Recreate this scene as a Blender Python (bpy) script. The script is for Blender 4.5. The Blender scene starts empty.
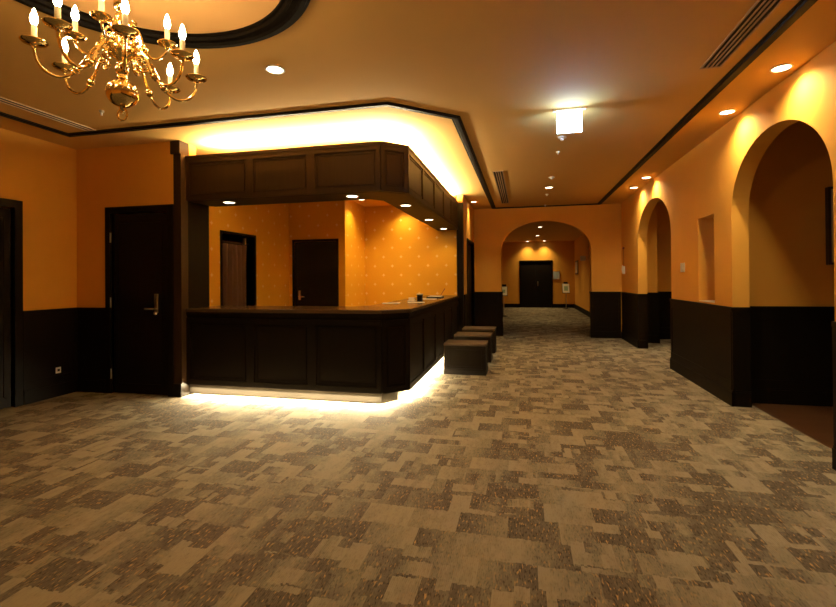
import bpy, bmesh, math, random
from mathutils import Vector, Matrix
from mathutils.geometry import tessellate_polygon
random.seed(7)
PI = math.pi
SC = bpy.context.scene
COL = SC.collection
H = 1.25

# ------------------------------------------------------------------ camera
def setup_camera():
    y, t, r = math.radians(12.76), math.radians(0.278), math.radians(-0.446)
    F = Vector((-math.sin(y)*math.cos(t), math.cos(y)*math.cos(t), math.sin(t)))
    R = Vector((math.cos(y), math.sin(y), 0)); U = R.cross(F)
    R2 = R*math.cos(r)+U*math.sin(r); U2 = -R*math.sin(r)+U*math.cos(r)
    cd = bpy.data.cameras.new('camera'); co = bpy.data.objects.new('camera', cd); COL.objects.link(co)
    m = Matrix(((R2.x, U2.x, -F.x, 0), (R2.y, U2.y, -F.y, 0), (R2.z, U2.z, -F.z, H), (0, 0, 0, 1)))
    co.matrix_world = m
    cd.sensor_fit = 'HORIZONTAL'; cd.sensor_width = 36; cd.lens = 453.69/836*36
    cd.shift_x = (418-420.27)/836; cd.shift_y = (276.26-303.5)/836
    cd.clip_start = 0.02; cd.clip_end = 60
    SC.camera = co
setup_camera()

# ------------------------------------------------------------------ world, exposure, light levels
w = bpy.data.worlds.new('world'); SC.world = w; w.use_nodes = True
w.node_tree.nodes['Background'].inputs[0].default_value = (1.0, .6, .3, 1)
w.node_tree.nodes['Background'].inputs[1].default_value = 0.0
SC.view_settings.view_transform = 'Standard'; SC.view_settings.look = 'None'
SC.view_settings.gamma = 1; SC.view_settings.use_curve_mapping = False
SC.view_settings.exposure = 1.0
WARM = (1.0, .745, .33)
WASHC = (1.0, .80, .46)
COVEC = (1.0, .83, .50)
E_WASH = 44      # wall-washing downlights on the right
E_DOWN = 39      # general ceiling downlights
E_CAN = 8        # canopy downlights over the counter
E_INT = 55       # lamps behind the counter
E_BULB = 20
E_COVE = 52      # per metre
E_TOE = 14        # per metre
E_EXIT = 3.6
E_FAR = 60

# ------------------------------------------------------------------ materials
def nt(name):
    m = bpy.data.materials.new(name); m.use_nodes = True
    t = m.node_tree; b = t.nodes['Principled BSDF']
    return m, t, b
def N(t, typ, **k):
    n = t.nodes.new(typ)
    for a, v in k.items(): setattr(n, a, v)
    return n
def math_(t, op, a, b=None, c=None):
    n = N(t, 'ShaderNodeMath', operation=op)
    for i, v in enumerate((a, b, c)):
        if v is None: continue
        if isinstance(v, (int, float)): n.inputs[i].default_value = v
        else: t.links.new(v, n.inputs[i])
    return n.outputs[0]
def mix_(t, f, a, b, blend='MIX'):
    n = N(t, 'ShaderNodeMix', data_type='RGBA', blend_type=blend)
    for i, v in ((0, f), (6, a), (7, b)):
        if isinstance(v, (int, float)): n.inputs[i].default_value = v
        elif isinstance(v, tuple): n.inputs[i].default_value = (*v, 1) if len(v) == 3 else v
        else: t.links.new(v, n.inputs[i])
    return n.outputs[2]
def pos(t):
    return N(t, 'ShaderNodeNewGeometry').outputs['Position']
def noise(t, vec, scale, detail=2, rough=.5):
    n = N(t, 'ShaderNodeTexNoise'); n.inputs['Scale'].default_value = scale
    n.inputs['Detail'].default_value = detail; n.inputs['Roughness'].default_value = rough
    if vec is not None: t.links.new(vec, n.inputs['Vector'])
    return n.outputs[0]
def vscale(t, vec, s):
    n = N(t, 'ShaderNodeVectorMath', operation='MULTIPLY'); t.links.new(vec, n.inputs[0]); n.inputs[1].default_value = s
    return n.outputs[0]
def bump(t, b, h, strength, dist=.01):
    n = N(t, 'ShaderNodeBump'); n.inputs['Strength'].default_value = strength; n.inputs['Distance'].default_value = dist
    t.links.new(h, n.inputs['Height']); t.links.new(n.outputs[0], b.inputs['Normal'])
def setp(b, col=None, rough=.5, metal=0, spec=.5, coat=0):
    if col: b.inputs['Base Color'].default_value = (*col, 1)
    b.inputs['Roughness'].default_value = rough; b.inputs['Metallic'].default_value = metal
    b.inputs['Specular IOR Level'].default_value = spec; b.inputs['Coat Weight'].default_value = coat

def plaster(name, c1, c2, rough=.75, sc=3.0, bs=.15):
    m, t, b = nt(name); p = pos(t)
    f = noise(t, p, sc, 4, .6)
    t.links.new(mix_(t, f, c1, c2), b.inputs['Base Color'])
    setp(b, None, rough, spec=.25)
    bump(t, b, noise(t, p, 90, 3, .6), bs, .004)
    return m
M_WALL = plaster('orange_wall_paint', (.70, .335, .046), (.78, .38, .058))
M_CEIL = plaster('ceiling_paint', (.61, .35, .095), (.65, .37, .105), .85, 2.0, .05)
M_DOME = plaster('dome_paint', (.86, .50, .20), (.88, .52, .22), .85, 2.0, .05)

def wood(name, c1, c2, rough=.38, axis=2, spec=.4):
    m, t, b = nt(name); p = pos(t)
    s = [22, 22, 22]; s[axis] = 1.2
    f = noise(t, vscale(t, p, tuple(s)), 1.6, 5, .6)
    t.links.new(mix_(t, f, c1, c2), b.inputs['Base Color'])
    setp(b, None, rough, spec=spec)
    bump(t, b, f, .08, .002)
    return m
M_DARK = wood('dark_stained_wood', (.0055, .0036, .0022), (.010, .0065, .004), .5, spec=.08)
M_DARKH = wood('dark_stained_wood_horizontal_grain', (.006, .004, .0025), (.012, .0075, .0045), .45, 0, .2)
M_DOOR = wood('dark_door_wood', (.006, .0038, .0024), (.010, .006, .0038), .55, spec=.1)
M_CANOPY = wood('brown_stained_wood', (.024, .0125, .0055), (.046, .024, .0105), .5, spec=.15)
M_TOP = wood('polished_worktop_wood', (.05, .028, .014), (.085, .048, .024), .22, 0, .5)
M_STOOLTOP = wood('lighter_brown_stool_top', (.10, .064, .042), (.14, .092, .06), .35, 0)  # stool tops, a lighter brown than the sides
M_STOOL = wood('brown_stool_wood', (.008, .0048, .0026), (.016, .0095, .005), .5, spec=.2)

def simple(name, col, rough=.5, metal=0, spec=.5):
    m, t, b = nt(name)
    f = noise(t, pos(t), 40, 2)
    d = tuple(min(1, c*1.08) for c in col)
    t.links.new(mix_(t, f, col, d), b.inputs['Base Color']); setp(b, None, rough, metal, spec)
    return m
M_BRASS = simple('polished_brass', (.94, .70, .30), .16, 1)
M_STEEL = simple('brushed_steel', (.62, .56, .48), .32, 1)
M_TOE = simple('toe_kick_laminate', (.045, .036, .027), .6, 0)
M_WHITE = simple('white_plastic', (.82, .78, .70), .4)
M_CREAM = simple('cream_paper', (.80, .72, .55), .7)
M_BLACK = simple('black_gap', (.004, .003, .003), .8)
M_VENT = simple('painted_vent_metal', (.42, .27, .15), .5)
M_SLOT = simple('vent_slot_dark', (.02, .012, .008), .8)
M_CANDLE = simple('ivory_candle_sleeve', (.85, .72, .45), .5)
M_RED = simple('dull_red_plastic', (.25, .04, .02), .5)
M_GOLD = simple('dark_gold_frame', (.05, .028, .012), .35, .3)
M_IVORY = simple('ivory_mat_board', (.75, .68, .52), .7)
M_GREEN = simple('pale_green_print', (.30, .38, .22), .7)
M_BLUE = simple('pale_blue_print', (.45, .55, .60), .6)
M_CURTAIN = simple('brown_velvet_curtain', (.12, .06, .036), .8, 0, .2)

def emit(name, col, s):
    m, t, b = nt(name)
    setp(b, (.8, .8, .8), .4)
    b.inputs['Emission Color'].default_value = (*col, 1); b.inputs['Emission Strength'].default_value = s
    return m
M_LENS = emit('lit_downlight_lens', (1, .84, .58), 6)
M_FLAME = emit('lit_candle_bulb', (1, .74, .38), 60)
M_EXIT = emit('lit_sign_panel', (.6, .82, 1.0), 6)
M_STRIP = emit('light_strip', (1, .80, .42), 12)

def wallpaper(name, axis, phase, per=.336, zph=1.316):
    m, t, b = nt(name); p = pos(t)
    s = N(t, 'ShaderNodeSeparateXYZ'); t.links.new(p, s.inputs[0])
    a = s.outputs[axis]; z = s.outputs[2]
    def dots(pa, pz):
        ca = math_(t, 'SUBTRACT', math_(t, 'FRACT', math_(t, 'ADD', math_(t, 'DIVIDE', math_(t, 'SUBTRACT', a, pa), per), 100.5)), .5)
        cz = math_(t, 'SUBTRACT', math_(t, 'FRACT', math_(t, 'ADD', math_(t, 'DIVIDE', math_(t, 'SUBTRACT', z, pz), per), 100.5)), .5)
        aa = math_(t, 'ABSOLUTE', ca); az = math_(t, 'ABSOLUTE', cz)
        # small four-lobed sprig: sqrt|a| + sqrt|z|
        q = math_(t, 'ADD', math_(t, 'POWER', aa, .7), math_(t, 'POWER', az, .7))
        return math_(t, 'SMOOTH_MIN', 1.0, math_(t, 'MULTIPLY', math_(t, 'MAXIMUM', math_(t, 'SUBTRACT', .235, q), 0), 12), 0.0)
    d = math_(t, 'MULTIPLY', .6, math_(t, 'MAXIMUM', dots(phase, zph), dots(phase+per/2, zph+per/2)))
    f = noise(t, vscale(t, p, (60, 60, 14)), 2, 3)
    base = mix_(t, f, (.73, .325, .012), (.83, .40, .02))
    t.links.new(mix_(t, d, base, (.92, .70, .34)), b.inputs['Base Color'])
    setp(b, None, .55, spec=.35)
    return m

def carpet():
    m, t, b = nt('patterned_carpet'); p = pos(t)
    s = N(t, 'ShaderNodeSeparateXYZ'); t.links.new(p, s.inputs[0])
    x, y = s.outputs[0], s.outputs[1]
    wj = N(t, 'ShaderNodeTexWhiteNoise', noise_dimensions='1D'); t.links.new(math_(t, 'FLOOR', math_(t, 'DIVIDE', x, .013)), wj.inputs['W'])
    y = math_(t, 'ADD', y, math_(t, 'MULTIPLY', math_(t, 'SUBTRACT', wj.outputs[0], .5), .012))
    def cell(cx, cy, ox, oy, seed, stag):
        v = math_(t, 'ADD', math_(t, 'DIVIDE', y, cy), oy+200)
        vi = math_(t, 'FLOOR', v); vf = math_(t, 'FRACT', v)
        u = math_(t, 'ADD', math_(t, 'ADD', math_(t, 'DIVIDE', x, cx), ox+200), math_(t, 'MULTIPLY', vi, stag))
        ui = math_(t, 'FLOOR', u); uf = math_(t, 'FRACT', u)
        cb = N(t, 'ShaderNodeCombineXYZ'); t.links.new(ui, cb.inputs[0]); t.links.new(vi, cb.inputs[1]); cb.inputs[2].default_value = seed
        wn = N(t, 'ShaderNodeTexWhiteNoise', noise_dimensions='3D'); t.links.new(cb.outputs[0], wn.inputs[0])
        sp = N(t, 'ShaderNodeSeparateColor'); t.links.new(wn.outputs['Color'], sp.inputs[0])
        par = math_(t, 'MULTIPLY', math_(t, 'FRACT', math_(t, 'MULTIPLY', math_(t, 'ADD', ui, vi), .5)), 2)
        return sp.outputs[0], sp.outputs[1], sp.outputs[2], uf, vf, par
    def layer(cx, cy, ox, oy, seed, stag, lo, hi, lattice=False):
        r, g, bl, uf, vf, par = cell(cx, cy, ox, oy, seed, stag)
        # value fades across the patch: from r at one edge to g at the other
        sgn = math_(t, 'GREATER_THAN', bl, .5)
        uu = math_(t, 'ABSOLUTE', math_(t, 'SUBTRACT', uf, sgn))
        ramp = uu
        a = math_(t, 'GREATER_THAN', r, .54)
        if lattice:      # staggered light and dark patches with a few exceptions
            fl_ = math_(t, 'LESS_THAN', r, .12)
            a = math_(t, 'ABSOLUTE', math_(t, 'SUBTRACT', math_(t, 'GREATER_THAN', par, .5), fl_))
        e = math_(t, 'MULTIPLY', math_(t, 'SUBTRACT', g, a), math_(t, 'MULTIPLY', ramp, .9))
        return math_(t, 'ADD', a, e), bl
    A, _ = layer(.25, .19, .1, .3, 1.5, .27, 0, 1, True)
    B, _ = layer(.125, .095, .37, .11, 7.5, .5, 0, 1)
    Cc, _ = layer(.0625, .19, .21, .63, 3.5, .31, 0, 1)
    r1, g1, b1, _, _, _ = cell(.125, .19, .37, .11, 11.5, .0)
    r2, g2, b2, _, _, _ = cell(.25, .095, .6, .4, 23.5, .23)
    selB = math_(t, 'GREATER_THAN', r1, .70)
    selC = math_(t, 'GREATER_THAN', r2, .88)
    v = math_(t, 'ADD', A, math_(t, 'MULTIPLY', selB, math_(t, 'SUBTRACT', B, A)))
    v = math_(t, 'ADD', v, math_(t, 'MULTIPLY', selC, math_(t, 'SUBTRACT', Cc, v)))
    # yarn: slightly uneven value in the pile
    big = noise(t, vscale(t, p, (1, .35, 1)), 28, 2, .6)
    v = math_(t, 'ADD', v, math_(t, 'MULTIPLY', math_(t, 'SUBTRACT', big, .5), .9))
    v.node.use_clamp = True
    # flecks, long in the rib direction
    fl = noise(t, vscale(t, p, (105, 26, 1)), 1.0, 1, .5)
    flk = math_(t, 'MULTIPLY', math_(t, 'MAXIMUM', math_(t, 'SUBTRACT', fl, .60), 0), 9); flk.node.use_clamp = True
    fd = noise(t, vscale(t, p, (120, 30, 3)), 1.2, 1, .5)
    fdk = math_(t, 'MULTIPLY', math_(t, 'MAXIMUM', math_(t, 'SUBTRACT', fd, .53), 0), 7); fdk.node.use_clamp = True
    dk = math_(t, 'SUBTRACT', 1, v)
    light = (.278, .240, .172); dark = (.106, .088, .068)
    c = mix_(t, v, dark, light)
    c = mix_(t, math_(t, 'MULTIPLY', fdk, math_(t, 'ADD', math_(t, 'MULTIPLY', dk, .75), .12)), c, (.045, .034, .026))
    c = mix_(t, math_(t, 'MULTIPLY', flk, math_(t, 'MULTIPLY', dk, .8)), c, (.48, .30, .13))
    t.links.new(c, b.inputs['Base Color']); setp(b, None, .95, spec=.1)
    rib = math_(t, 'SINE', math_(t, 'MULTIPLY', x, 2*PI/.0085))
    hb = math_(t, 'ADD', math_(t, 'MULTIPLY', rib, .3), noise(t, p, 160, 2))
    bump(t, b, hb, .5, .004)
    return m
M_CARPET = carpet()

def planks():
    m, t, b = nt('brown_wood_floor'); p = pos(t)
    br = N(t, 'ShaderNodeTexBrick'); t.links.new(p, br.inputs[0])
    br.inputs['Color1'].default_value = (.085, .036, .013, 1); br.inputs['Color2'].default_value = (.045, .018, .007, 1)
    br.inputs['Mortar'].default_value = (.02, .01, .005, 1); br.inputs['Scale'].default_value = 1
    br.inputs['Mortar Size'].default_value = .002; br.inputs['Brick Width'].default_value = .9; br.inputs['Row Height'].default_value = .09
    f = noise(t, vscale(t, p, (2, 30, 1)), 2, 4)
    t.links.new(mix_(t, .35, br.outputs[0], mix_(t, f, (.045, .018, .006), (.10, .043, .016))), b.inputs['Base Color'])
    setp(b, None, .35)
    return m
M_PLANK = planks()

# ------------------------------------------------------------------ mesh helpers
def obj(name, bm, mat, parent=None, loc=None, smooth=False, bevel=0):
    me = bpy.data.meshes.new(name)
    bmesh.ops.recalc_face_normals(bm, faces=bm.faces)
    if smooth:
        for f in bm.faces: f.smooth = True
    bm.to_mesh(me); bm.free()
    me.materials.append(mat)
    o = bpy.data.objects.new(name, me); COL.objects.link(o)
    if parent: o.parent = parent
    if loc is not None: o.location = loc
    if bevel:
        md = o.modifiers.new('bevel', 'BEVEL'); md.width = bevel; md.segments = 2; md.limit_method = 'ANGLE'
    if smooth:
        try: me.set_sharp_from_angle(angle=math.radians(40))
        except Exception: pass
    return o
def BM(): return bmesh.new()
def box(bm, x0, x1, y0, y1, z0, z1):
    v = [bm.verts.new(p) for p in ((x0,y0,z0),(x1,y0,z0),(x1,y1,z0),(x0,y1,z0),(x0,y0,z1),(x1,y0,z1),(x1,y1,z1),(x0,y1,z1))]
    for f in ((0,3,2,1),(4,5,6,7),(0,1,5,4),(1,2,6,5),(2,3,7,6),(3,0,4,7)): bm.faces.new([v[i] for i in f])
    return bm
def B(*a): return box(BM(), *a)
def obox(bm, o, u, n, a0, a1, z0, z1, d0, d1):
    def P(a, d, z): return (o[0]+u[0]*a+n[0]*d, o[1]+u[1]*a+n[1]*d, z)
    v = [bm.verts.new(p) for p in (P(a0,d0,z0),P(a1,d0,z0),P(a1,d1,z0),P(a0,d1,z0),P(a0,d0,z1),P(a1,d0,z1),P(a1,d1,z1),P(a0,d1,z1))]
    for f in ((0,3,2,1),(4,5,6,7),(0,1,5,4),(1,2,6,5),(2,3,7,6),(3,0,4,7)): bm.faces.new([v[i] for i in f])
def prism(bm, pts, z0, z1):
    lo = [bm.verts.new((x, y, z0)) for x, y in pts]; hi = [bm.verts.new((x, y, z1)) for x, y in pts]
    n = len(pts)
    for i in range(n): bm.faces.new((lo[i], lo[(i+1) % n], hi[(i+1) % n], hi[i]))
    for t in tessellate_polygon([[Vector((x, y, 0)) for x, y in pts]]):
        bm.faces.new([lo[i] for i in t]); bm.faces.new([hi[i] for i in t])
    return bm
def slab(loops, f0, f1):
    """polygon with holes in 2D, extruded between f0(p) and f1(p)"""
    bm = BM()
    vl = [[Vector((a, b, 0)) for a, b in L] for L in loops]
    flat = [p for L in loops for p in L]
    a = [bm.verts.new(f0(p)) for p in flat]; b = [bm.verts.new(f1(p)) for p in flat]
    for t in tessellate_polygon(vl):
        bm.faces.new([a[i] for i in t]); bm.faces.new([b[i] for i in t])
    k = 0
    for L in loops:
        n = len(L)
        for i in range(n):
            j = (i+1) % n
            bm.faces.new((a[k+i], a[k+j], b[k+j], b[k+i]))
        k += n
    return bm
def lathe(bm, prof, seg=20, c=(0, 0, 0)):
    rings = []
    for r, z in prof:
        rings.append([bm.verts.new((c[0]+r*math.cos(2*PI*i/seg), c[1]+r*math.sin(2*PI*i/seg), c[2]+z)) for i in range(seg)])
    for a, b in zip(rings, rings[1:]):
        for i in range(seg):
            bm.faces.new((a[i], a[(i+1) % seg], b[(i+1) % seg], b[i]))
    if prof[0][0] > 1e-5: bm.faces.new(rings[0])
    if prof[-1][0] > 1e-5: bm.faces.new(rings[-1])
    bmesh.ops.remove_doubles(bm, verts=bm.verts, dist=1e-6)
    return bm
def tube(bm, pts, rad, seg=8):
    pts = [Vector(p) for p in pts]; rings = []
    if not isinstance(rad, (list, tuple)): rad = [rad]*len(pts)
    up = Vector((0, 0, 1)); prev = None
    for i, p in enumerate(pts):
        d = (pts[min(i+1, len(pts)-1)]-pts[max(i-1, 0)]).normalized()
        if prev is None:
            s = d.cross(up)
            if s.length < .1: s = d.cross(Vector((0, 1, 0)))
        else: s = prev-d*prev.dot(d)
        s.normalize(); prev = s; q = d.cross(s)
        rings.append([bm.verts.new(p+(s*math.cos(2*PI*k/seg)+q*math.sin(2*PI*k/seg))*rad[i]) for k in range(seg)])
    for a, b in zip(rings, rings[1:]):
        for k in range(seg): bm.faces.new((a[k], a[(k+1) % seg], b[(k+1) % seg], b[k]))
    bm.faces.new(rings[0]); bm.faces.new(rings[-1])
    return bm
def spline(P, n=8):
    out = []
    Q = [P[0]]+list(P)+[P[-1]]
    for i in range(1, len(Q)-2):
        p0, p1, p2, p3 = [Vector(q) for q in Q[i-1:i+3]]
        for k in range(n):
            t = k/n
            out.append(.5*((2*p1)+(-p0+p2)*t+(2*p0-5*p1+4*p2-p3)*t*t+(-p0+3*p1-3*p2+p3)*t**3))
    out.append(Vector(P[-1])); return out
def thing(name, label, cat, loc=(0, 0, 0), group=None, rz=0):
    o = bpy.data.objects.new(name, None); COL.objects.link(o); o.location = loc; o.rotation_euler = (0, 0, rz)
    o.empty_display_size = .1
    o['label'] = label; o['category'] = cat
    if group: o['group'] = group
    return o
def tag(o, label, cat, group=None):
    o['label'] = label; o['category'] = cat
    if group: o['group'] = group
    return o
def struct(name, bm, mat, parent=None, **k):
    o = obj(name, bm, mat, parent, **k)
    if not parent: o['kind'] = 'structure'
    return o
def part(name, bm, mat, root, **k):
    """geometry given in world coordinates, parented to a root at its own location"""
    L = root.location; 
    p = root.parent
    off = Vector(L)
    while p: off += p.location; p = p.parent
    for v in bm.verts: v.co -= off
    return obj(name, bm, mat, root, **k)

# ------------------------------------------------------------------ setting
XL, XR, YB, YE, ZC = -4.96, 1.964, 9.91, 4.18, 2.75
TW = .146
DC = (-1.755, 1.69); DR = .72          # dome opening
YS = -3.6                              # wall behind the camera
YF = 19.45
XP, YC, XA, XB, YBC, YEND = -3.57, 4.245, -1.352, -1.123, 4.455, 8.05
ZW = .951

struct('floor', B(XL-.1, 2.15, YS, YF+.1, -.1, 0), M_CARPET)
struct('floor.001', B(2.15, 5.2, YS, 5.2, -.1, -.002), M_PLANK)
struct('floor.002', B(2.15, 5.2, 5.2, 10.2, -.1, 0), M_CARPET)
circ = [(DC[0]+DR*math.cos(2*PI*i/72), DC[1]+DR*math.sin(2*PI*i/72)) for i in range(72)]
struct('ceiling', slab([[(XL-.1, YS), (5.2, YS), (5.2, YF+.1), (XL-.1, YF+.1)], circ], lambda p: (p[0], p[1], ZC), lambda p: (p[0], p[1], ZC+.04)), M_CEIL)
# dome recess above the opening
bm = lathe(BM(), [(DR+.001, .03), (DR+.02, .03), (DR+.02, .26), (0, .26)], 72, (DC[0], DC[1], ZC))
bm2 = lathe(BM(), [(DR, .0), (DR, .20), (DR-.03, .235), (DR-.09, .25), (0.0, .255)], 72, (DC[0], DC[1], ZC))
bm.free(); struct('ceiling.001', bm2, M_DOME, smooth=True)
# dark moulded ring round the recess
prof_off = -.018
prof = [(.735, .012), (.735, -.012), (.752, -.012), (.758, -.030), (.775, -.030), (.782, -.018), (.812, -.018), (.818, -.036), (.845, -.036), (.852, -.020), (.868, -.020), (.870, .002), (.735, .012)]
bm = BM(); rings = []
for r, z in prof[:-1]:
    r += prof_off
    rings.append([bm.verts.new((DC[0]+r*math.cos(2*PI*i/96), DC[1]+r*math.sin(2*PI*i/96), ZC+z)) for i in range(96)])
for k in range(len(rings)):
    a, b_ = rings[k], rings[(k+1) % len(rings)]
    for i in range(96): bm.faces.new((a[i], a[(i+1) % 96], b_[(i+1) % 96], b_[i]))
struct('trim_1', bm, M_DARK)

# ceiling moulding following the room
def moulding(name, path, closed=False):
    """path: outer edge points in plan; the moulding lies to the left of travel"""
    bm = BM()
    pr = [(0, .003), (0, -.010), (.018, -.010), (.024, -.018), (.062, -.018), (.068, -.008), (.085, -.008), (.085, .003)]
    n = len(path); sec = []
    for i, p in enumerate(path):
        p = Vector(p)
        d0 = (p-Vector(path[i-1])).normalized() if i > 0 else None
        d1 = (Vector(path[i+1])-p).normalized() if i < n-1 else None
        if d0 is None: d0 = d1
        if d1 is None: d1 = d0
        n0 = Vector((-d0.y, d0.x)); n1 = Vector((-d1.y, d1.x))
        mm = (n0+n1).normalized(); k = 1/max(.3, mm.dot(n0))
        sec.append([bm.verts.new((p.x+mm.x*k*a, p.y+mm.y*k*a, ZC+z)) for a, z in pr])
    for a, b_ in zip(sec, sec[1:]):
        for k in range(len(pr)):
            j = (k+1) % len(pr); bm.faces.new((a[k], a[j], b_[j], b_[k]))
    bm.faces.new(sec[0]); bm.faces.new(sec[-1])
    return struct(name, bm, M_DARK)
moulding('trim_2', [(1.572, -3.0), (1.572, 9.88), (-.64, 9.88), (-.64, 4.207), (-1.137, 3.765), (-4.565, 3.775), (-4.565, -3.0)])

# walls
def wallX(name, x0, x1, loops, mat=None):
    return struct(name, slab(loops, lambda p: (x0, p[0], p[1]), lambda p: (x1, p[0], p[1])), mat or M_WALL)
def wallY(name, y0, y1, loops, mat=None):
    return struct(name, slab(loops, lambda p: (p[0], y0, p[1]), lambda p: (p[0], y1, p[1])), mat or M_WALL)
def rect(a, b, c, d): return [(a, c), (b, c), (b, d), (a, d)]
def arch(a0, a1, spring, top, n=28):
    """points from (a0, 0) up over and down to (a1, 0), a0 < a1"""
    c = (a0+a1)/2; r = (a1-a0)/2
    return [(a0, 0)]+[(c-r*math.cos(PI*i/n), spring+(top-spring)*math.sin(PI*i/n)) for i in range(n+1)]+[(a1, 0)]
# left wall with its doorway
wallX('wall_left', XL-.12, XL, [[(YS, 0), (2.70, 0), (2.70, 1.99), (3.52, 1.99), (3.52, 0), (YE+.1, 0), (YE+.1, ZC), (YS, ZC)]])
# wall with the service door
wallY('wall_service', YE, YE+.1, [[(XL, 0), (-4.48, 0), (-4.48, 2.00), (-3.735, 2.00), (-3.735, 0), (-3.665, 0), (-3.665, ZC), (XL, ZC)]])
struct('wall_service.001', B(-3.66, XP, 4.30, 4.41, 2.602, ZC), M_WALL)
# right wall, two arches and a niche
A1, A2 = (3.455, 4.925), (6.76, 8.58)
SP, TP = 1.86, 2.46
outer = [(YS, 0)]+arch(*A1, SP, TP)+arch(*A2, SP, TP)+[(YB, 0), (YB, ZC), (YS, ZC)]
niche = rect(5.335, 5.785, .965, 1.908)
wallX('wall_right', XR, XR+TW, [outer, niche])
struct('wall_right.001', B(2.30, XR+TW+.40, 5.10, 6.74, 0, ZC), M_WALL)
struct('wall_right.002', B(XR+TW, 2.30, 5.10, 5.335, 0, ZC), M_WALL)
struct('wall_right.003', B(XR+TW, 2.30, 5.785, 6.74, 0, ZC), M_WALL)
struct('wall_right.004', B(XR+TW, 2.30, 5.335, 5.785, 0, .965), M_WALL)
struct('wall_right.005', B(XR+TW, 2.30, 5.335, 5.785, 1.908, ZC), M_WALL)            # pier behind, closes the niche
# alcove walls seen through the arches
struct('wall_alcove', B(XR+TW+.40, 5.2, 5.10, 5.2, 0, ZC), M_WALL)
struct('wall_alcove.001', B(5.1, 5.2, YS, 5.1, 0, ZC), M_WALL)
struct('wall_alcove.002', B(XR+TW, 2.47, 9.32, 10.1, 0, ZC), M_WALL)
struct('wall_alcove.003', B(2.47, 3.9, 9.95, 10.1, 0, ZC), M_WALL)
struct('wall_alcove.004', B(3.8, 3.9, 5.2, 9.95, 0, ZC), M_WALL)
# back wall with the corridor arch
AB = (-.452, 1.377)
outer = [(-1.14, 0)]+arch(*AB, 1.84, 2.445)+[(XR+TW, 0), (XR+TW, ZC), (-1.14, ZC)]
wallY('wall_back', YB, YB+.18, [outer])
struct('wall_corridor_left', B(-1.5, -1.4, YB+.18, YF, 0, ZC), M_WALL)
struct('wall_corridor_left.001', B(-1.5, -1.14, YB, YB+.18, 0, ZC), M_WALL)
wallX('wall_corridor_right', 2.06, 2.16, [rect(YB+.18, YF, 0, ZC)])
struct('trim_3', B(2.035, 2.06, 15.2, 17.2, .12, 2.6), M_WALL)
wallY('wall_corridor_end', YF, YF+.1, [[(-1.5, 0), (-.10, 0), (-.10, 1.91), (1.14, 1.91), (1.14, 0), (2.16, 0), (2.16, ZC), (-1.5, ZC)]])
struct('wall_entrance', B(XL, 5.2, YS-.1, YS, 0, ZC), M_WALL)
# room behind the counter
WPX = wallpaper('sprigged_orange_wallpaper_side', 1, 5.094)
WPX2 = wallpaper('sprigged_orange_wallpaper_return', 1, 7.2)
WPY = wallpaper('sprigged_orange_wallpaper_end', 0, -2.854)
wallX('wall_office_left', -4.0, -3.9, [[(4.28, 0), (5.29, 0), (5.29, 1.88), (6.04, 1.88), (6.04, 0), (7.07, 0), (7.07, 2.6), (4.28, 2.6)]], WPX)
wallY('wall_office_back', 7.07, 7.17, [[(-4.0, 0), (-3.80, 0), (-3.80, 1.89), (-3.03, 1.89), (-3.03, 0), (-2.88, 0), (-2.88, 2.6), (-4.0, 2.6)]], WPY)
struct('wall_office_return', B(-2.98, -2.88, 7.17, 8.05, 0, 2.6), WPX2)
for v in []: pass
struct('wall_office_end', B(-2.98, -1.155, 8.05, 8.15, 0, 2.6), WPY)
struct('wall_office_front', B(-3.9, -3.66, 4.28, 4.30, 0, 2.6), WPY)
struct('ceiling.002', slab([[(-4.0, 4.72), (-1.62, 4.72), (-1.62, 8.15), (-4.0, 8.15)]], lambda p: (p[0], p[1], 2.6), lambda p: (p[0], p[1], ZC)), M_WALL)
# corridor side wall past the counter, with a dark side doorway
wallX('wall_corridor_side', -1.14, -1.04, [[(8.15, 0), (8.66, 0), (8.66, 1.96), (9.80, 1.96), (9.80, 0), (YB, 0), (YB, ZC), (8.15, ZC)]])
struct('wall_closet', B(-2.4, -2.3, 8.15, 10.1, 0, ZC), M_WALL)

# ------------------------------------------------------------------ wainscot
tn = [10]
def wainscot(p0, p1, nrm, panels=None, ends=(0, 0), z1=ZW, base=True, mat=None):
    p0 = Vector(p0); p1 = Vector(p1); L = (p1-p0).length; u = (p1-p0).normalized(); n = Vector(nrm)
    bm = BM(); e0, e1 = ends
    obox(bm, p0, u, n, 0-e0, L+e1, 0, z1-.03, 0, .010)
    obox(bm, p0, u, n, 0-e0*1.0, L+e1*1.0, z1-.032, z1, 0, .020)
    obox(bm, p0, u, n, 0-e0, L+e1, z1-.046, z1-.032, 0, .014)
    if base:
        obox(bm, p0, u, n, 0-e0, L+e1, 0, .135, 0, .024)
        obox(bm, p0, u, n, 0-e0, L+e1, .135, .150, 0, .018)
    if panels is None: panels = max(1, round(L/.9))
    if L > .4:
        w_ = L/panels
        for i in range(panels+1):
            a = i*w_; obox(bm, p0, u, n, max(0, a-.05), min(L, a+.05), .15, z1-.046, .010, .0155)
        obox(bm, p0, u, n, 0, L, .15, .23, .010, .0152); obox(bm, p0, u, n, 0, L, z1-.13, z1-.046, .010, .0152)
    tn[0] += 1
    return struct('trim_%d' % tn[0], bm, mat or M_DARK)
G = .024
wainscot((XL, YS+.02), (XL, 2.62), (1, 0))
wainscot((XL, 3.60), (XL, YE), (1, 0), 1)
wainscot((XL+G, YE), (-4.555, YE), (0, -1), 1)
wainscot((XR, YS+.02), (XR, A1[0]), (-1, 0))
wainscot((XR, A1[1]), (XR, A2[0]), (-1, 0), 1, (G, G))
wainscot((XR, A2[1]), (XR, YB-G), (-1, 0), 1, (G, 0))
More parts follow.
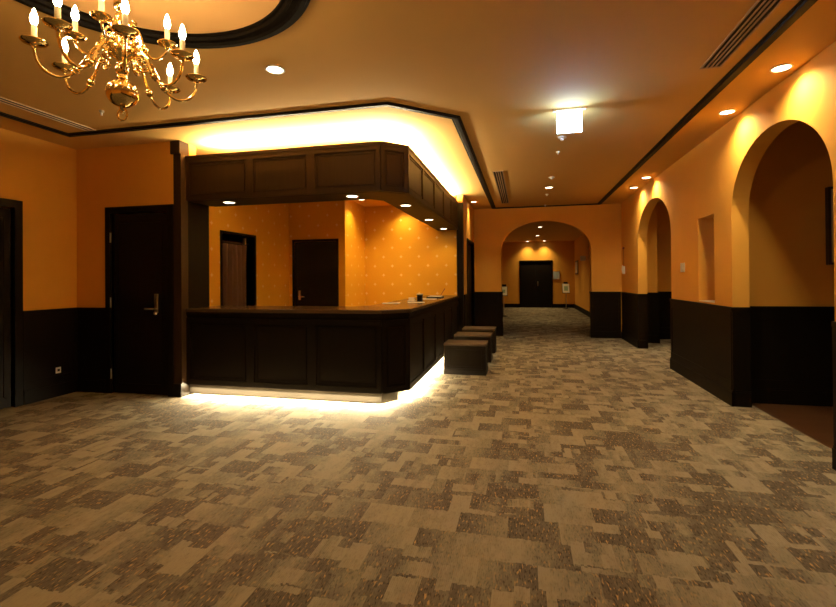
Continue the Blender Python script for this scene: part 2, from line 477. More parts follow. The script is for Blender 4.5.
for y, s in ((A1[0], 1), (A1[1], -1), (A2[0], 1), (A2[1], -1)):
    wainscot((XR, y), (XR+TW, y), (0, s), 1, (0, 0))
wainscot((XR+TW+G, 5.10), (5.1, 5.10), (0, -1), 2)
wainscot((XR+TW, A1[1]+.03), (XR+TW, 5.10), (1, 0), 1)
wainscot((XR+TW+.40, 5.2), (XR+TW+.40, 6.72), (1, 0), 2)
wainscot((XR+TW+.0, 9.32), (2.47, 9.32), (0, -1), 1, (0, G))
wainscot((2.47, 9.32), (2.47, 9.95-G), (1, 0), 1)
wainscot((2.47+G, 9.95), (3.8, 9.95), (0, -1), 2)
wainscot((-1.04, YB), (AB[0], YB), (0, -1), 1, (0, G))
wainscot((AB[1], YB), (XR-G, YB), (0, -1), 1, (G, 0))
wainscot((AB[0], YB), (AB[0], YB+.18), (1, 0), 1)
wainscot((AB[1], YB), (AB[1], YB+.18), (-1, 0), 1)
wainscot((-1.04, 8.15), (-1.04, 8.60), (1, 0), 1)
# skirting of the far corridor
def skirting(name, *a): struct(name, B(*a), M_DARK)
skirting('baseboard_end', -1.4, -.15, YF-.02, YF, 0, .16)
skirting('baseboard_end.001', 1.19, 2.06, YF-.02, YF, 0, .16)
skirting('baseboard_right', 2.01, 2.035, YB+.20, YF-.02, 0, .16)
skirting('baseboard_left', -1.4, -1.38, YB+.20, YF-.02, 0, .16)

# ------------------------------------------------------------------ doors
def frame_bm(plane, a0, a1, top, wd, f0, f1):
    bm = BM()
    for (b0, b1, z0, z1) in ((a0-wd, a0, 0, top+wd), (a1, a1+wd, 0, top+wd), (a0, a1, top, top+wd)):
        if plane == 'X': box(bm, f0, f1, b0, b1, z0, z1)
        else: box(bm, b0, b1, f0, f1, z0, z1)
    return bm
def door_rails(plane, a0, a1, z1, f, d):
    """raised flat stiles and rails on the leaf face"""
    bm = BM(); w_ = .05
    for (b0, b1, c0, c1) in ((a0+.05, a0+.05+w_/3, .10, z1-.08), (a1-.05-w_/3, a1-.05, .10, z1-.08), (a0+.05, a1-.05, .10, .117), (a0+.05, a1-.05, z1-.097, z1-.08)):
        if plane == 'X': box(bm, min(f, f+d), max(f, f+d), b0, b1, c0, c1)
        else: box(bm, b0, b1, min(f, f+d), max(f, f+d), c0, c1)
    return bm
# door_1: the service door beside the counter
D = struct('door_1', B(-4.455, -3.76, YE+.005, YE+.045, .008, 1.985), M_DOOR)
struct('frame', frame_bm('Y', -4.48, -3.735, 2.0, .07, YE-.018, YE+.06), M_DARK, D)
struct('panel_moulding', door_rails('Y', -4.455, -3.76, 1.985, YE+.005, -.008), M_DARK, D)
bm = BM(); box(bm, -3.91, -3.865, YE-.012, YE+.005, .90, 1.105)
struct('handle_plate', bm, M_STEEL, D, bevel=.004)
bm = tube(BM(), [(-3.888, YE, .945), (-3.888, YE-.05, .945), (-3.90, YE-.058, .945), (-3.99, YE-.058, .945)], .009)
struct('lever_handle', bm, M_STEEL, D, smooth=True)
bm = lathe(BM(), [(0, -.018), (.016, -.012), (.020, 0), (.016, .012), (0, .018)], 14, (-3.888, YE-.02, .895)); struct('keyhole_rose', bm, M_STEEL, D, smooth=True)
for z in (1.73, 1.01, .22):
    struct('hinge', lathe(BM(), [(.0, -.055), (.009, -.055), (.009, .055), (0, .055)], 10, (-4.468, YE-.022, z)), M_STEEL, D, smooth=True)
# door_2: left wall
D = struct('door_2', B(XL-.05, XL-.01, 2.72, 3.50, .008, 1.975), M_DOOR)
struct('frame', frame_bm('X', 2.70, 3.52, 1.99, .075, XL-.06, XL+.018), M_DARK, D)
struct('panel_moulding', door_rails('X', 2.72, 3.50, 1.975, XL-.01, .008), M_DARK, D)
# door_3: the dark door in the back of the office
D = struct('door_3', B(-3.79, -3.04, 7.08, 7.12, .008, 1.88), M_DOOR)
struct('frame', frame_bm('Y', -3.80, -3.03, 1.89, .035, 7.06, 7.13), M_DARK, D)
struct('handle_plate', B(-3.725, -3.69, 7.066, 7.08, .90, 1.06), M_STEEL, D)
struct('lever_handle', tube(BM(), [(-3.707, 7.07, .96), (-3.707, 7.03, .96), (-3.60, 7.03, .955)], .009), M_STEEL, D, smooth=True)
# door_4: double doors at the corridor end
D = struct('door_4', B(-.09, 1.13, YF+.02, YF+.06, .008, 1.90), M_DOOR)
struct('frame', frame_bm('Y', -.10, 1.14, 1.91, .05, YF-.02, YF+.07), M_DARK, D)
struct('leaf_joint', B(.518, .526, YF+.012, YF+.02, .01, 1.90), M_BLACK, D)
for x in (.60,):
    struct('pull_handle', tube(BM(), [(x, YF+.02, .90), (x, YF-.03, .92), (x, YF-.03, 1.06), (x, YF+.02, 1.08)], .012), M_STEEL, D, smooth=True)
# door_5: dark side doorway in the passage past the counter
D = struct('door_5', B(-1.12, -1.08, 8.68, 9.78, .008, 1.95), M_DOOR)
struct('frame', frame_bm('X', 8.66, 9.80, 1.96, .05, -1.13, -1.025), M_DARK, D)
# doorway to a curtained store room
struct('trim_4', frame_bm('X', 5.29, 6.04, 1.88, .03, -4.0, -3.885), M_DARK)
struct('wall_store', B(-4.7, -4.6, 4.6, 6.9, 0, 2.6), M_DOOR)

# ------------------------------------------------------------------ reception counter
def panel_face(bm, p0, p1, n, z0, z1, cuts, rail=.055, stile=.045, d=.012):
    p0 = Vector(p0); p1 = Vector(p1); u = (p1-p0).normalized(); n = Vector(n); L = (p1-p0).length
    obox(bm, p0, u, n, 0, L, z0, z0+rail, 0, d); obox(bm, p0, u, n, 0, L, z1-rail, z1, 0, d)
    ed = [0]+cuts+[L]
    for i, a in enumerate(ed):
        a0 = a if i == 0 else a-stile; a1 = a if i == len(ed)-1 else a+stile
        a0 = max(0, a0); a1 = min(L, a1)
        if i == 0: a1 = stile
        if i == len(ed)-1: a0 = L-stile
        obox(bm, p0, u, n, a0, a1, z0+rail, z1-rail, 0, d)
    for a, b_ in zip(ed, ed[1:]):      # bead inside every panel
        x0, x1 = a+stile+.018, b_-stile-.018; y0, y1 = z0+rail+.018, z1-rail-.018; t = .010
        if x1-x0 < .05: continue
        obox(bm, p0, u, n, x0, x1, y0, y0+t, 0, .007); obox(bm, p0, u, n, x0, x1, y1-t, y1, 0, .007)
        obox(bm, p0, u, n, x0, x0+t, y0+t, y1-t, 0, .007); obox(bm, p0, u, n, x1-t, x1, y0+t, y1-t, 0, .007)
S2 = math.sqrt(.5)
cn = Vector((YBC-YC, -(XB-XA))).normalized()
i_ = .012
cnt = thing('reception_counter', 'long dark panelled reception counter with chamfered corner, lit from below', 'counter', (-2.0, 4.6, 0))
yf = YC+i_; xs = XB-i_
fa = (XA-.005, yf); fb = (xs, YBC+.005)
body = [(XP, yf), fa, fb, (xs, YEND), (xs-.09, YEND), (xs-.09, fb[1]+.04), (fa[0]-.04, yf+.09), (XP, yf+.09)]
part('body', prism(BM(), body, .124, .90), M_DARK, cnt)
bm = BM()
panel_face(bm, (XP, yf), fa, (0, -1), .124, .87, [.775, 1.475])
bm2 = BM()
L5 = YEND-fb[1]
for nm, a, b_, n, cuts in (('front_panelling', (XP, yf), fa, (0, -1), [.775, 1.475]), ('corner_panelling', fa, fb, tuple(cn), []), ('side_panelling', fb, (xs, YEND), (1, 0), [L5*k/5 for k in range(1, 5)])):
    q = BM(); panel_face(q, a, b_, n, .124, .84, cuts); part(nm, q, M_DARK, cnt)
bm.free(); bm2.free()
o_ = .014
top = [(XP, YC-o_), (XA+.006, YC-o_), (XB+o_, YBC-.006), (XB+o_, YEND), (-1.72, YEND), (-1.72, 4.95), (-1.85, 4.78), (XP, 4.78)]
o = part('worktop', prism(BM(), top, .905, .944), M_TOP, cnt, bevel=.008)
fr = [(XP, YC), (XA, YC), (XB, YBC), (XB, YEND), (XB-.03, YEND), (XB-.03, YBC+.02), (XA-.02, YC+.03), (XP, YC+.03)]
part('frieze_rail', prism(BM(), fr, .868, .905), M_DARK, cnt)
toe = [(XP, 4.31), (-1.395, 4.31), (-1.262, 4.45), (-1.262, YEND), (-1.30, YEND), (-1.30, 4.47), (-1.41, 4.35), (XP, 4.35)]
toe = [(XP, 4.29), (-1.372, 4.29), (-1.250, 4.448), (-1.262, 4.47), (-1.385, 4.31), (XP, 4.31)]
part('toe_kick', prism(BM(), toe, .022, .1235), M_TOE, cnt)
base = [(XP, 4.40), (-1.47, 4.40), (-1.38, 4.52), (-1.38, YEND), (-1.44, YEND), (-1.44, 4.54), (-1.50, 4.46), (XP, 4.46)]
part('base', prism(BM(), base, 0, .1235), M_TOE, cnt)
# light strip under the front edge
st = [(-1.18, 4.50), (-1.18, 7.98), (-1.21, 7.98), (-1.21, 4.50)]
part('under_light_strip', prism(BM(), st, .112, .1235), M_STRIP, cnt)
def area(name, loc, sx, sy, power, col=WARM, rot=(0, 0, 0), spread=None, parent=None):
    l = bpy.data.lights.new(name, 'AREA'); l.shape = 'RECTANGLE'; l.size = sx; l.size_y = sy; l.energy = power; l.color = col
    if spread: l.spread = spread
    o = bpy.data.objects.new(name, l); COL.objects.link(o); o.location = loc; o.rotation_euler = rot
    return o
tl = math.radians(-62)
area('toe_light_front', ((XP+XA)/2, 4.315, .020), XA-XP-.08, .022, E_TOE*3, COVEC, (tl, 0, 0))
area('toe_light_front_top', ((XP+XA)/2, 4.266, .112), XA-XP-.05, .014, E_TOE*2.6, COVEC, (math.radians(-48), 0, 0))
area('toe_light_side', (-1.195, (4.47+YEND)/2, .110), .025, YEND-4.5, E_TOE*4.6, COVEC)
area('toe_light_corner', (-1.325, 4.385, .020), .17, .022, E_TOE*.7, COVEC, (tl, 0, math.radians(50)))

# pillars at the two ends of the counter opening
t_ = thing('counter_post', 'tall dark post between the service door and the counter', 'post', (-3.6, 4.3, 0))
q = BM(); box(q, -3.664, XP-.001, 4.176, 4.28, .14, 2.61); part('shaft', q, M_CANOPY, t_); part('side_lining', B(-3.60, XP-.001, 4.281, 4.62, .14, 2.60), M_DARK, t_)
part('capital', B(-3.69, XP-.001, 4.160, 4.295, 2.61, ZC-.001), M_CANOPY, t_)
q = B(-3.668, XP-.001, 4.165, 4.305, 0, .14); part('plinth', q, M_DARK, t_)
t_ = thing('counter_post', 'dark post at the corridor end of the counter, beyond the box stools', 'post', (-1.1, 8.1, 0))
q = BM(); box(q, -1.15, -1.04, 8.053, 8.15, .14, 2.60); part('shaft', q, M_DARK, t_)
q = B(-1.10, -1.028, 8.053, 8.15, 0, .14); part('plinth', q, M_DARK, t_)
struct('wall_corridor_side.001', B(-1.14, -1.04, 8.06, 8.15, 2.60, ZC), M_WALL)

# canopy over the counter
can = thing('counter_canopy', 'brown panelled canopy hanging over the reception counter, with cove light on top', 'canopy', (-2.0, 4.5, 2.11))
zb, zt = 2.112, 2.60
cb = [(XP, yf), fa, fb, (xs, YEND), (-1.50, YEND), (-1.50, 4.78), (-1.62, 4.66), (XP, 4.66)]
part('box', prism(BM(), cb, zb+.004, zt-.03), M_CANOPY, can)
for nm, a, b_, n, cuts in (('front_panelling', (XP, yf), fa, (0, -1), [.775, 1.475]), ('corner_panelling', fa, fb, tuple(cn), []), ('side_panelling', fb, (xs, YEND), (1, 0), [L5*k/5 for k in range(1, 5)])):
    q = BM(); panel_face(q, a, b_, n, zb+.002, zt-.03, cuts, .05); part(nm, q, M_CANOPY, can)
cap = [(XP, YC-.006), (XA+.003, YC-.006), (XB+.006, YBC-.003), (XB+.006, YEND), (-1.50, YEND), (-1.50, 4.78), (-1.62, 4.66), (XP, 4.66)]
part('cornice', prism(BM(), cap, zt-.03, zt), M_CANOPY, can)
part('soffit_lining', prism(BM(), [(XP+.05, yf+.03), (fa[0]-.01, yf+.03), (fb[0]-.03, fb[1]+.02), (xs-.03, YEND), (-1.495, YEND), (-1.495, 4.80), (-1.61, 4.665), (XP+.05, 4.665)], zb-.0005, zb+.004), M_CANOPY, can)
part('cove_light_strip', prism(BM(), [(XP+.2, 4.36), (-1.40, 4.36), (-1.24, 4.51), (-1.24, 7.95), (-1.28, 7.95), (-1.28, 4.53), (-1.42, 4.40), (XP+.2, 4.40)], zt, zt+.02), M_STRIP, can)
up = (PI, 0, 0)
area('cove_light_front', ((XP+.22+XA)/2, 4.38, zt+.024), XA-XP-.24, .03, E_COVE*2.2, COVEC, up)
area('cove_light_side', (-1.26, (4.5+YEND)/2, zt+.024), .03, YEND-4.55, E_COVE*3.5, COVEC, up)
area('cove_light_corner', (-1.33, 4.45, zt+.024), .2, .03, E_COVE*.28, COVEC, (PI, 0, math.radians(43)))

# ------------------------------------------------------------------ curtain in the doorway behind the counter
bm = BM(); cols = []
n_ = 120
for i in range(n_+1):
    s = i/n_; y = 5.31+.60*s; x = -3.975+.052*math.sin(s*2*PI*5.5)
    cols.append([bm.verts.new((x+(.01*math.sin(z*3+s*8)), y, z)) for z in [.03+k*(1.72/14) for k in range(15)]])
for a, b_ in zip(cols, cols[1:]):
    for k in range(14): bm.faces.new((a[k], b_[k], b_[k+1], a[k+1]))
cu = obj('curtain', bm, M_CURTAIN, smooth=True); md = cu.modifiers.new('s', 'SOLIDIFY'); md.thickness = .004
tag(cu, 'brown pleated curtain hanging in the doorway behind the counter', 'curtain')
t_ = thing('curtain_rail', 'metal rail and bracket carrying the brown curtain', 'rail', (-3.975, 5.7, 1.78))
part('rail', tube(BM(), [(-3.975, 5.295, 1.775), (-3.975, 6.035, 1.775)], .010), M_GOLD, t_, smooth=True)
part('bracket', B(-3.955, -3.92, 5.84, 5.87, 1.757, 1.85), M_STEEL, t_)

# ------------------------------------------------------------------ box stools
def stool(y, label, x=-.745):
    t = thing('box_stool', label, 'stool', (x, y+.19, 0), 'dark box stools along the counter')
    w2, d2 = .275, .19
    part('carcass', B(x-w2+.012, x+w2-.012, y+.012, y+.38-.012, .0, .375), M_STOOL, t)
    part('seat_board', B(x-w2, x+w2, y, y+.38, .375, .402), M_STOOLTOP, t, bevel=.004)
    q = BM()
    for (p0, p1, n) in (((x-w2+.012, y+.012), (x+w2-.012, y+.012), (0, -1)), ((x+w2-.012, y+.012), (x+w2-.012, y+.368), (1, 0)), ((x-w2+.012, y+.368), (x+w2-.012, y+.368), (0, 1)), ((x-w2+.012, y+.012), (x-w2+.012, y+.368), (-1, 0))):
        panel_face(q, p0, p1, n, .05, .37, [], .03, .03, .008)
    part('panelling', q, M_STOOL, t)
    part('plinth', B(x-w2, x+w2, y, y+.38, 0, .05), M_STOOL, t, bevel=.004)
stool(5.84, 'dark box stool beside the counter, nearest to the room of the three')
stool(6.76, 'dark box stool beside the counter, between the two others')
stool(7.62, 'dark box stool beside the counter, farthest down towards the arch', -.735)

# ------------------------------------------------------------------ lights and ceiling fittings
def spot(loc, power, size, blend=.7, col=WARM, radius=.03, rot=(0, 0, 0)):
    l = bpy.data.lights.new('lamp', 'SPOT'); l.energy = power; l.spot_size = math.radians(size); l.spot_blend = blend; l.color = col; l.shadow_soft_size = radius
    o = bpy.data.objects.new('lamp', l); COL.objects.link(o); o.location = loc; o.rotation_euler = rot
    return o
def downlight(x, y, z, label, power, size=110, r=.055, group=None, blend=1.0, rot=(0, 0, 0), col=WARM):
    t = thing('downlight', label, 'ceiling light', (x, y, z), group)
    seg = 28
    q = lathe(BM(), [(r, -.001), (r+.012, -.001), (r+.014, -.006), (r+.004, -.009), (r, -.006), (r, -.001)], seg); bmesh.ops.remove_doubles(q, verts=q.verts, dist=1e-6)
    obj('rim', q, M_WHITE, t, smooth=True)
    obj('lens', lathe(BM(), [(0, -.001), (r, -.001), (r, -.005), (0, -.007)], seg), M_LENS, t)
    if power: spot((x, y, z-.012), power, size, blend, col=col, rot=rot)
    return t
downlight(-1.71, 2.92, ZC, 'round ceiling downlight between the chandelier dome and the counter cove', E_DOWN, 130)
downlight(1.83, 3.76, ZC, 'ceiling downlight over the near arch, nearest along the right wall', E_WASH, 150, col=WASHC)
downlight(1.83, 4.65, ZC, 'ceiling downlight over the near pier, left of the nearest one', E_WASH, 150, col=WASHC)
downlight(1.83, 7.43, ZC, 'ceiling downlight over the farther side arch, near half', E_WASH, 150, col=WASHC)
downlight(1.83, 8.22, ZC, 'ceiling downlight over the farther side arch, closest to the back wall', E_WASH, 150, col=WASHC)
downlight(.434, 7.83, ZC, 'single downlight in the middle of the ceiling before the back arch', E_DOWN*.5, 120)
downlight(-.93, 8.92, ZC, 'small downlight past the end of the counter cove', E_WASH*.7, 100, .05)
for i, (x, y) in enumerate(((-3.167, 4.43), (-1.72, 4.43), (-1.335, 5.15), (-1.335, 6.50), (-1.335, 7.75))):
    downlight(x, y, zb, ['round downlight under the canopy at its left end by the post', 'round downlight under the canopy front near the chamfered corner',
        'downlight under the side run of the canopy, nearest the corner', 'downlight under the side run of the canopy, middle of three', 'downlight under the side run of the canopy, farthest of three'][i], E_CAN, 120, .055)
downlight(-2.66, 7.26, 2.6, 'office ceiling downlight above the bright wallpapered return', E_INT*.6, 120)
downlight(-2.10, 7.82, 2.6, 'office ceiling downlight close to the wallpapered end wall', E_INT*.5, 120)
# added office downlights, unseen behind the canopy, to brighten the office
downlight(-1.95, 7.2, 2.6, 'added unseen office ceiling downlight above the far end of the counter', E_INT*.6, 130)
downlight(-2.0, 6.0, 2.6, 'added unseen office ceiling downlight above the middle of the side counter run', E_INT*.3, 130)
downlight(-3.4, 5.2, 2.6, 'added unseen office ceiling downlight near the curtained doorway', E_INT*.12, 140)
downlight(.504, 13.9, ZC, 'corridor downlight seen through the arch, nearest of the middle pair', E_FAR, 130)
downlight(.516, 16.7, ZC, 'corridor downlight seen through the arch, second of the middle pair', E_FAR, 130)
downlight(.20, 19.2, ZC, 'left wall-washing downlight above the corridor double doors', E_FAR*.8, 110)
downlight(.86, 19.2, ZC, 'right wall-washing downlight above the corridor double doors', E_FAR*.8, 110)
# downlights added behind the camera to raise the lobby brightness
for x, y, lb in ((-3.4, -.6, 'left one nearer the viewpoint'), (-.2, -.6, 'right one nearer the viewpoint'), (-3.4, -2.4, 'left one by the entrance wall'), (-.2, -2.4, 'right one by the entrance wall')):
    downlight(x, y, ZC, 'added unseen ceiling downlight in the lobby behind the viewpoint, '+lb, E_DOWN, 140)
downlight(1.83, 2.3, ZC, 'added unseen right wall downlight above the edge of view', E_WASH, 150, col=WASHC)  # extra wall washer out of view, put in for more light
downlight(3.4, 3.4, ZC, 'added alcove ceiling downlight out of sight right of the near arch', E_DOWN*1.0, 105)  # added lamp, out of view, brightens the near alcove wall

downlight(2.75, 8.5, ZC, 'added alcove ceiling downlight hidden beyond the farther side arch', E_DOWN*.6, 120)  # added lamp to lighten the walls behind the farther arch
def disc_fit(x, y, r, h, name, label, cat, mat=None):
    t = thing(name, label, cat, (x, y, ZC))
    obj('base', lathe(BM(), [(0, 0), (r, 0), (r, -h*.35), (r*.8, -h*.45), (0, -h*.45)], 20), mat or M_WHITE, t, smooth=True)
    obj('sensor', lathe(BM(), [(0, -h*.45), (r*.45, -h*.45), (r*.4, -h), (0, -h)], 16), M_WHITE, t, smooth=True)
disc_fit(.420, 5.05, .045, .04, 'smoke_detector', 'white ceiling detector just behind the lit exit sign', 'detector')
disc_fit(.419, 5.63, .022, .035, 'sprinkler', 'small sprinkler head on the ceiling behind the detector', 'sprinkler')
disc_fit(.432, 7.05, .045, .03, 'smoke_detector', 'flat ceiling detector just before the central downlight', 'detector')
disc_fit(.433, 8.45, .028, .03, 'sprinkler', 'small sprinkler head past the central ceiling downlight', 'sprinkler')
disc_fit(.459, 9.70, .022, .03, 'sprinkler', 'sprinkler head close to the back arch wall', 'sprinkler')
disc_fit(-3.602, 3.268, .020, .045, 'sprinkler', 'small sprinkler head on the ceiling below the chandelier in view', 'sprinkler', M_STEEL)

def vent(x0, x1, y0, y1, n, label, mat=M_VENT):
    t = thing('ceiling_vent', label, 'vent', ((x0+x1)/2, (y0+y1)/2, ZC))
    fw = .012
    q = BM(); box(q, x0-fw, x0, y0-fw, y1+fw, ZC-.008, ZC-.0005); box(q, x1, x1+fw, y0-fw, y1+fw, ZC-.008, ZC-.0005)
    box(q, x0, x1, y0-fw, y0, ZC-.008, ZC-.0005); box(q, x0, x1, y1, y1+fw, ZC-.008, ZC-.0005); part('frame', q, mat, t)
    part('backing', B(x0, x1, y0, y1, ZC-.002, ZC-.0005), M_SLOT, t)
    w_ = (x1-x0)/n
    for k in range(1, n):
        c = x0+k*w_; part('blade', B(c-w_*.17, c+w_*.17, y0, y1, ZC-.008, ZC-.002), mat, t)
vent(1.268, 1.380, 1.9, 3.62, 4, 'long slotted ceiling vent at upper right, beside the dark moulding')
vent(-.395, -.27, 6.45, 9.23, 4, 'long slotted ceiling vent between the cove moulding and the sensors')
vent(-4.215, -4.125, 1.2, 3.66, 2, 'pale linear ceiling vent at upper left beneath the chandelier', simple('pale_vent_metal', (.62, .45, .28), .5))

# exit sign
t_ = thing('exit_sign', 'glowing white box sign hanging from the ceiling', 'sign', (.415, 4.22, ZC))
part('mount', B(.275, .555, 4.20, 4.24, ZC-.018, ZC-.0005), M_WHITE, t_)
part('lit_panel', B(.305, .520, 4.212, 4.228, 2.535, ZC-.018), M_EXIT, t_)
for s in (-1, 1):
    area('sign_light', (.4125, 4.22+s*.012, 2.61), .21, .13, E_EXIT*.9, (.26, .50, 1), (PI/2*(-s), 0, 0))

# ------------------------------------------------------------------ chandelier
ch = thing('chandelier', 'brass candle chandelier with two tiers of lit bulbs hanging in the dome', 'chandelier', (-1.78, 1.72, ZC+.25))
cz = ZC+.25
def cp(name, bm, mat, **k): 
    for v in bm.verts: v.co.z -= cz
    return obj(name, bm, mat, ch, **k)
cp('canopy_cap', lathe(BM(), [(0, cz+.003), (.06, cz), (.055, cz-.015), (.03, cz-.03), (.012, cz-.05), (0, cz-.05)], 24), M_BRASS, smooth=True)
bm = BM()
for k in range(9):
    z = cz-.06-k*.032; ang = PI/2*(k % 2)
    pts = [(.009*math.cos(a)*math.cos(ang), .009*math.cos(a)*math.sin(ang), z+.021*math.sin(a)) for a in [2*PI*i/14 for i in range(15)]]
    tube(bm, pts, .0028, 6)
cp('chain', bm, M_BRASS, smooth=True)
stem = [(0, 2.70), (.012, 2.695), (.008, 2.67), (.02, 2.655), (.032, 2.63), (.022, 2.60), (.010, 2.585), (.010, 2.55), (.03, 2.535), (.034, 2.50), (.028, 2.485), (.012, 2.475), (.014, 2.44), (.042, 2.43), (.046, 2.405), (.040, 2.39), (.014, 2.38),
        (.018, 2.345), (.055, 2.335), (.062, 2.305), (.054, 2.28), (.026, 2.262), (.018, 2.245), (.026, 2.225), (.028, 2.205), (.018, 2.19), (.022, 2.175), (0, 2.16)]
cp('stem', lathe(BM(), stem, 28), M_BRASS, smooth=True)
R_ = .065
cp('ball', lathe(BM(), [(max(0, R_*math.sin(PI*k/20)) if 0 < k < 20 else 0, 2.106-R_*.96*math.cos(PI*k/20)) for k in range(21)], 32), M_BRASS, smooth=True)
cp('finial', lathe(BM(), [(0, 2.045), (.014, 2.043), (.010, 2.034), (.006, 2.026), (.009, 2.018), (0, 2.012)], 16), M_BRASS, smooth=True)
cp('ring', tube(BM(), [(.027*math.cos(2*PI*i/22), .0, 2.010+.027*math.sin(2*PI*i/22)) for i in range(23)], .0042, 8), M_BRASS, smooth=True)
def prof_arm(P): return [(p[0], 0, p[1]) for p in P]
low = spline(prof_arm([(.050, 2.305), (.085, 2.318), (.115, 2.285), (.150, 2.215), (.190, 2.160), (.235, 2.143), (.280, 2.165), (.303, 2.210), (.308, 2.252)]), 7)
upp = spline(prof_arm([(.036, 2.41), (.055, 2.425), (.075, 2.40), (.095, 2.335), (.125, 2.295), (.158, 2.300), (.182, 2.325), (.19, 2.352)]), 7)
def scroll(r0, z0, s):
    pts = []
    for i in range(26):
        a = i/25*PI*2.9; rr = s*(1-.72*i/25)
        pts.append((r0+rr*math.cos(a+PI), 0, z0+rr*math.sin(a+PI)))
    return pts
def arm_kit(path, rt, zt_, sc, scrolls, knob):
    k = {}
    k['arm'] = tube(BM(), path, .0062*sc, 8)
    k['drip_pan'] = lathe(BM(), [(0, -.004), (.008, -.010), (.014, -.002), (.044*sc, .004), (.049*sc, .010), (.047*sc, .013), (.040*sc, .008), (.0, .004)], 24, (rt, 0, zt_))
    k['candle_cup'] = lathe(BM(), [(0, -.022), (.006, -.020), (.010, -.012), (.006, -.006), (.010, .004), (.013, .012), (.015, .026), (.012, .028), (0, .028)], 16, (rt, 0, zt_))
    k['candle'] = lathe(BM(), [(0, .02), (.0105, .02), (.0105, .074), (.008, .078), (0, .078)], 16, (rt, 0, zt_))
    k['bulb'] = lathe(BM(), [(0, .078), (.007, .079), (.0135, .094), (.0145, .106), (.010, .126), (.0045, .144), (0, .150)], 12, (rt, 0, zt_))
    i = knob; d = (path[i+3]-path[i-3]).normalized()
    b_ = BM(); n = 9; pts = [path[i]+d*(.024*sc)*(-1+2*j/(n-1)) for j in range(n)]
    tube(b_, pts, [x*sc*1.3 for x in (.005, .010, .0075, .0115, .0125, .0115, .0075, .010, .005)], 10); k['sleeve'] = b_
    for nm, (r0, z0, s) in zip(('scroll', 'upper_scroll'), scrolls): k[nm] = tube(BM(), scroll(r0, z0, s), .0036, 6)
    for b_ in k.values():
        for v in b_.verts: v.co.z -= .018
    return k
mats = dict(arm=M_BRASS, drip_pan=M_BRASS, candle_cup=M_BRASS, candle=M_CANDLE, bulb=M_FLAME, sleeve=M_BRASS, scroll=M_BRASS, upper_scroll=M_BRASS)
def add_tier(kit, count, phase, rt, zt_):
    for v_ in kit.values():
        for v in v_.verts: v.co.z -= cz
    first = obj('arm', kit.pop('arm'), M_BRASS, ch, smooth=True); subs = [obj(n, b_, mats[n], first, smooth=True) for n, b_ in kit.items()]
    for k in range(count):
        a = math.radians(phase+360/count*k)
        if k == 0: o = first
        else:
            o = first.copy(); COL.objects.link(o); o.parent = ch
            for s in subs: c = s.copy(); COL.objects.link(c); c.parent = o
        o.rotation_euler = (0, 0, a)
add_tier(arm_kit(low, .308, 2.262, 1.0, [(.085, 2.265, .024), (.066, 2.355, .022)], 24), 8, 3, .308, 2.262)
add_tier(arm_kit(upp, .19, 2.36, .85, [(.060, 2.37, .018), (.048, 2.452, .016)], 21), 4, 24, .19, 2.36)
for (n, ph, r, z) in ((8, 3, .308, 2.262+.118), (4, 24, .19, 2.36+.118)):
    pass

# ------------------------------------------------------------------ small fittings on the walls
t_ = thing('light_switch', 'white light switch plate on the right wall between the arches', 'switch', (XR, 6.30, 1.35))
part('plate', B(XR-.009, XR-.0005, 6.22, 6.37, 1.305, 1.42), M_WHITE, t_, bevel=.003)
part('rocker', B(XR-.013, XR-.009, 6.27, 6.32, 1.335, 1.39), M_WHITE, t_)
t_ = thing('wall_outlet', 'small white outlet low on the left dark wainscot', 'outlet', (XL+.016, 3.95, .28))
part('plate', B(XL+.0103, XL+.018, 3.925, 3.98, .25, .315), M_WHITE, t_, bevel=.002)
part('socket', B(XL+.018, XL+.020, 3.94, 3.965, .27, .295), M_BLACK, t_)
t_ = thing('wall_intercom', 'pale wall handset in the far right corner beside the back arch', 'intercom', (XR-.02, 9.74, 1.4))
part('housing', B(XR-.03, XR-.0005, 9.62, 9.72, 1.31, 1.46), M_WHITE, t_, bevel=.004)
part('handset', tube(BM(), [(XR-.035, 9.67, 1.32), (XR-.045, 9.67, 1.40), (XR-.035, 9.67, 1.48)], .010), M_CREAM, t_, smooth=True)
part('lamp', B(XR-.03, XR-.0005, 9.65, 9.70, 1.80, 1.84), M_RED, t_)
part('cord', tube(BM(), [(XR-.012, 9.67, 1.46), (XR-.012, 9.67, 1.80)], .004), M_RED, t_)
struct('trim_5', B(XR+.004, 2.29, 5.337, 5.783, .966, .975), M_IVORY)

# framed picture in the near alcove
t_ = thing('picture_frame', 'picture in a thick dark frame on the alcove wall at far right', 'picture', (3.16, 5.09, 1.72))
q = BM()
for a in ((2.83, 2.852, 1.35, 2.09), (3.42, 3.455, 1.35, 2.09), (2.852, 3.42, 1.35, 1.372), (2.852, 3.42, 2.068, 2.09)): box(q, a[0], a[1], 5.045, 5.099, a[2], a[3])
part('frame', q, M_GOLD, t_, bevel=.004)
part('mat_board', B(2.852, 3.42, 5.055, 5.095, 1.372, 2.068), M_IVORY, t_)
part('print', B(3.0, 3.33, 5.050, 5.055, 1.50, 1.94), M_GREEN, t_)

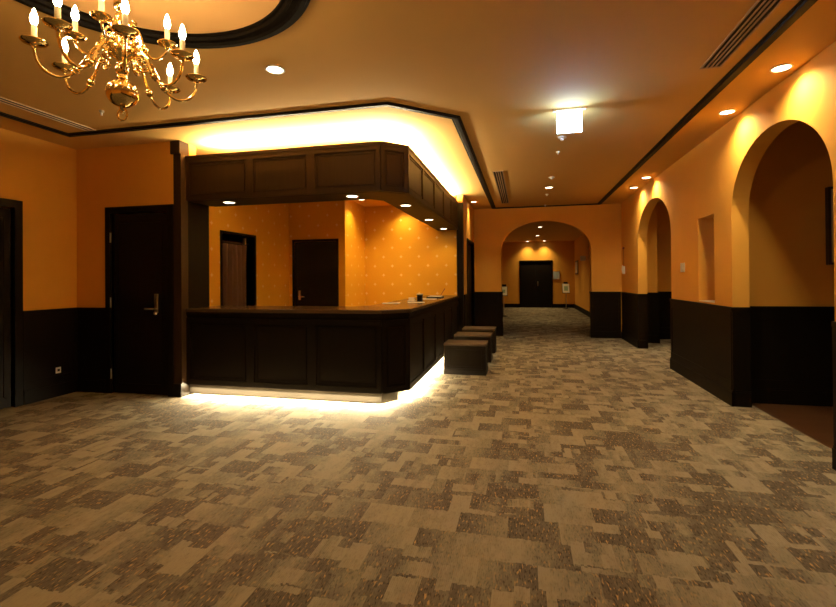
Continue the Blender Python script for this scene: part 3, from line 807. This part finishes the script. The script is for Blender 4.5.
# corridor end fittings
t_ = thing('picture_frame', 'small pale framed notice beside the corridor double doors', 'picture', (1.34, YF-.01, 1.33))
part('frame', B(1.20, 1.48, YF-.02, YF-.001, 1.17, 1.50), M_STEEL, t_); part('print', B(1.22, 1.46, YF-.024, YF-.02, 1.19, 1.48), M_BLUE, t_)
t_ = thing('picture_frame', 'tall narrow framed print on the right corridor wall', 'picture', (2.05, 18.6, 1.63))
part('frame', B(2.035, 2.059, 18.2, 19.05, 1.36, 1.90), M_GOLD, t_); part('print', B(2.031, 2.035, 18.27, 18.98, 1.42, 1.84), M_IVORY, t_)
t_ = thing('blade_sign', 'grey sign sticking out from the right corridor wall', 'sign', (2.0, 15.9, 1.9))
part('panel', B(1.86, 2.03, 15.88, 15.92, 1.80, 1.96), M_WHITE, t_); part('bracket', B(2.015, 2.035, 15.86, 15.94, 1.82, 1.94), M_STEEL, t_)
def stand(x, y, w_, z0, z1, tilt, label, lit):
    t = thing('sign_stand', label, 'sign stand', (x, y, 0))
    obj('base', lathe(BM(), [(0, 0), (.14, 0), (.14, .012), (.03, .03), (0, .03)], 20), M_DARK, t)
    obj('pole', lathe(BM(), [(0, .02), (.015, .02), (.015, z0+.05), (0, z0+.05)], 12), M_STEEL, t)
    q = BM(); box(q, -w_/2, w_/2, -.02, 0, 0, z1-z0)
    f = obj('frame', q, M_DARK, t, loc=(0, -.02, z0)); f.rotation_euler = (-tilt, 0, 0)
    f2 = obj('poster', B(-w_/2+.012, w_/2-.012, -.026, -.02, .012, z1-z0-.012), M_CREAM, f)
    f3 = obj('print', B(-w_/2+.07, w_/2-.07, -.028, -.026, .10, z1-z0-.12), M_GREEN, f)
    f4 = obj('header', B(-.08, .08, -.018, .0, z1-z0, z1-z0+.08), M_DARK, f)
stand(1.66, 18.8, .28, .62, 1.04, .5, 'pedestal sign stand with cream poster right of the corridor doors', True)
stand(-.62, 15.0, .24, .66, 1.0, .5, 'pedestal sign stand half hidden behind the left side of the back arch', True)

# ------------------------------------------------------------------ things on the counter
ZT = .9445
t_ = thing('desk_bell_box', 'small dark upright box with pale top on the counter', 'box', (-1.35, 5.98, ZT))
part('box', B(-1.39, -1.325, 5.93, 5.99, ZT, ZT+.085), M_STOOL, t_, bevel=.004); part('pale_top', B(-1.395, -1.32, 5.925, 5.995, ZT+.085, ZT+.10), M_CREAM, t_, bevel=.003)
t_ = thing('card_holder', 'slanted cream card holder left of the dark box on the counter', 'card holder', (-1.45, 5.92, ZT))
part('base', B(-1.51, -1.41, 5.88, 5.96, ZT, ZT+.012), M_CREAM, t_)
q = prism(BM(), [(-1.50, 5.90), (-1.42, 5.90), (-1.42, 5.95), (-1.50, 5.95)], ZT+.012, ZT+.05); part('cards', q, M_IVORY, t_)
for i, (x, y, rz, lb) in enumerate(((-1.60, 5.42, .15, 'white sheet of paper on the counter left of the card holder'), (-1.36, 6.55, -.1, 'cream sheet of paper on the counter past the dark box'), (-1.33, 5.62, .3, 'cream leaflet near the counter edge before the dark box'))):
    o = obj('paper_sheet', B(-.105, .105, -.07, .07, 0, .004), M_CREAM if i else M_WHITE, loc=(x, y, ZT)); o.rotation_euler = (0, 0, rz); tag(o, lb, 'paper')
t_ = thing('pen_stand', 'small pen stand with a slanted pen on the far counter', 'pen stand', (-1.30, 7.2, ZT))
part('base', B(-1.35, -1.25, 7.15, 7.25, ZT, ZT+.015), M_DARK, t_, bevel=.003)
part('pen', tube(BM(), [(-1.31, 7.2, ZT+.01), (-1.23, 7.22, ZT+.14)], [.004, .006]), M_RED, t_)
t_ = thing('leaflet_tray', 'low dark tray of leaflets on the far counter', 'tray', (-1.36, 7.0, ZT))
part('tray', B(-1.46, -1.22, 6.86, 7.08, ZT, ZT+.018), M_STOOL, t_, bevel=.003); part('leaflets', B(-1.44, -1.24, 6.88, 7.06, ZT+.018, ZT+.030), M_CREAM, t_)
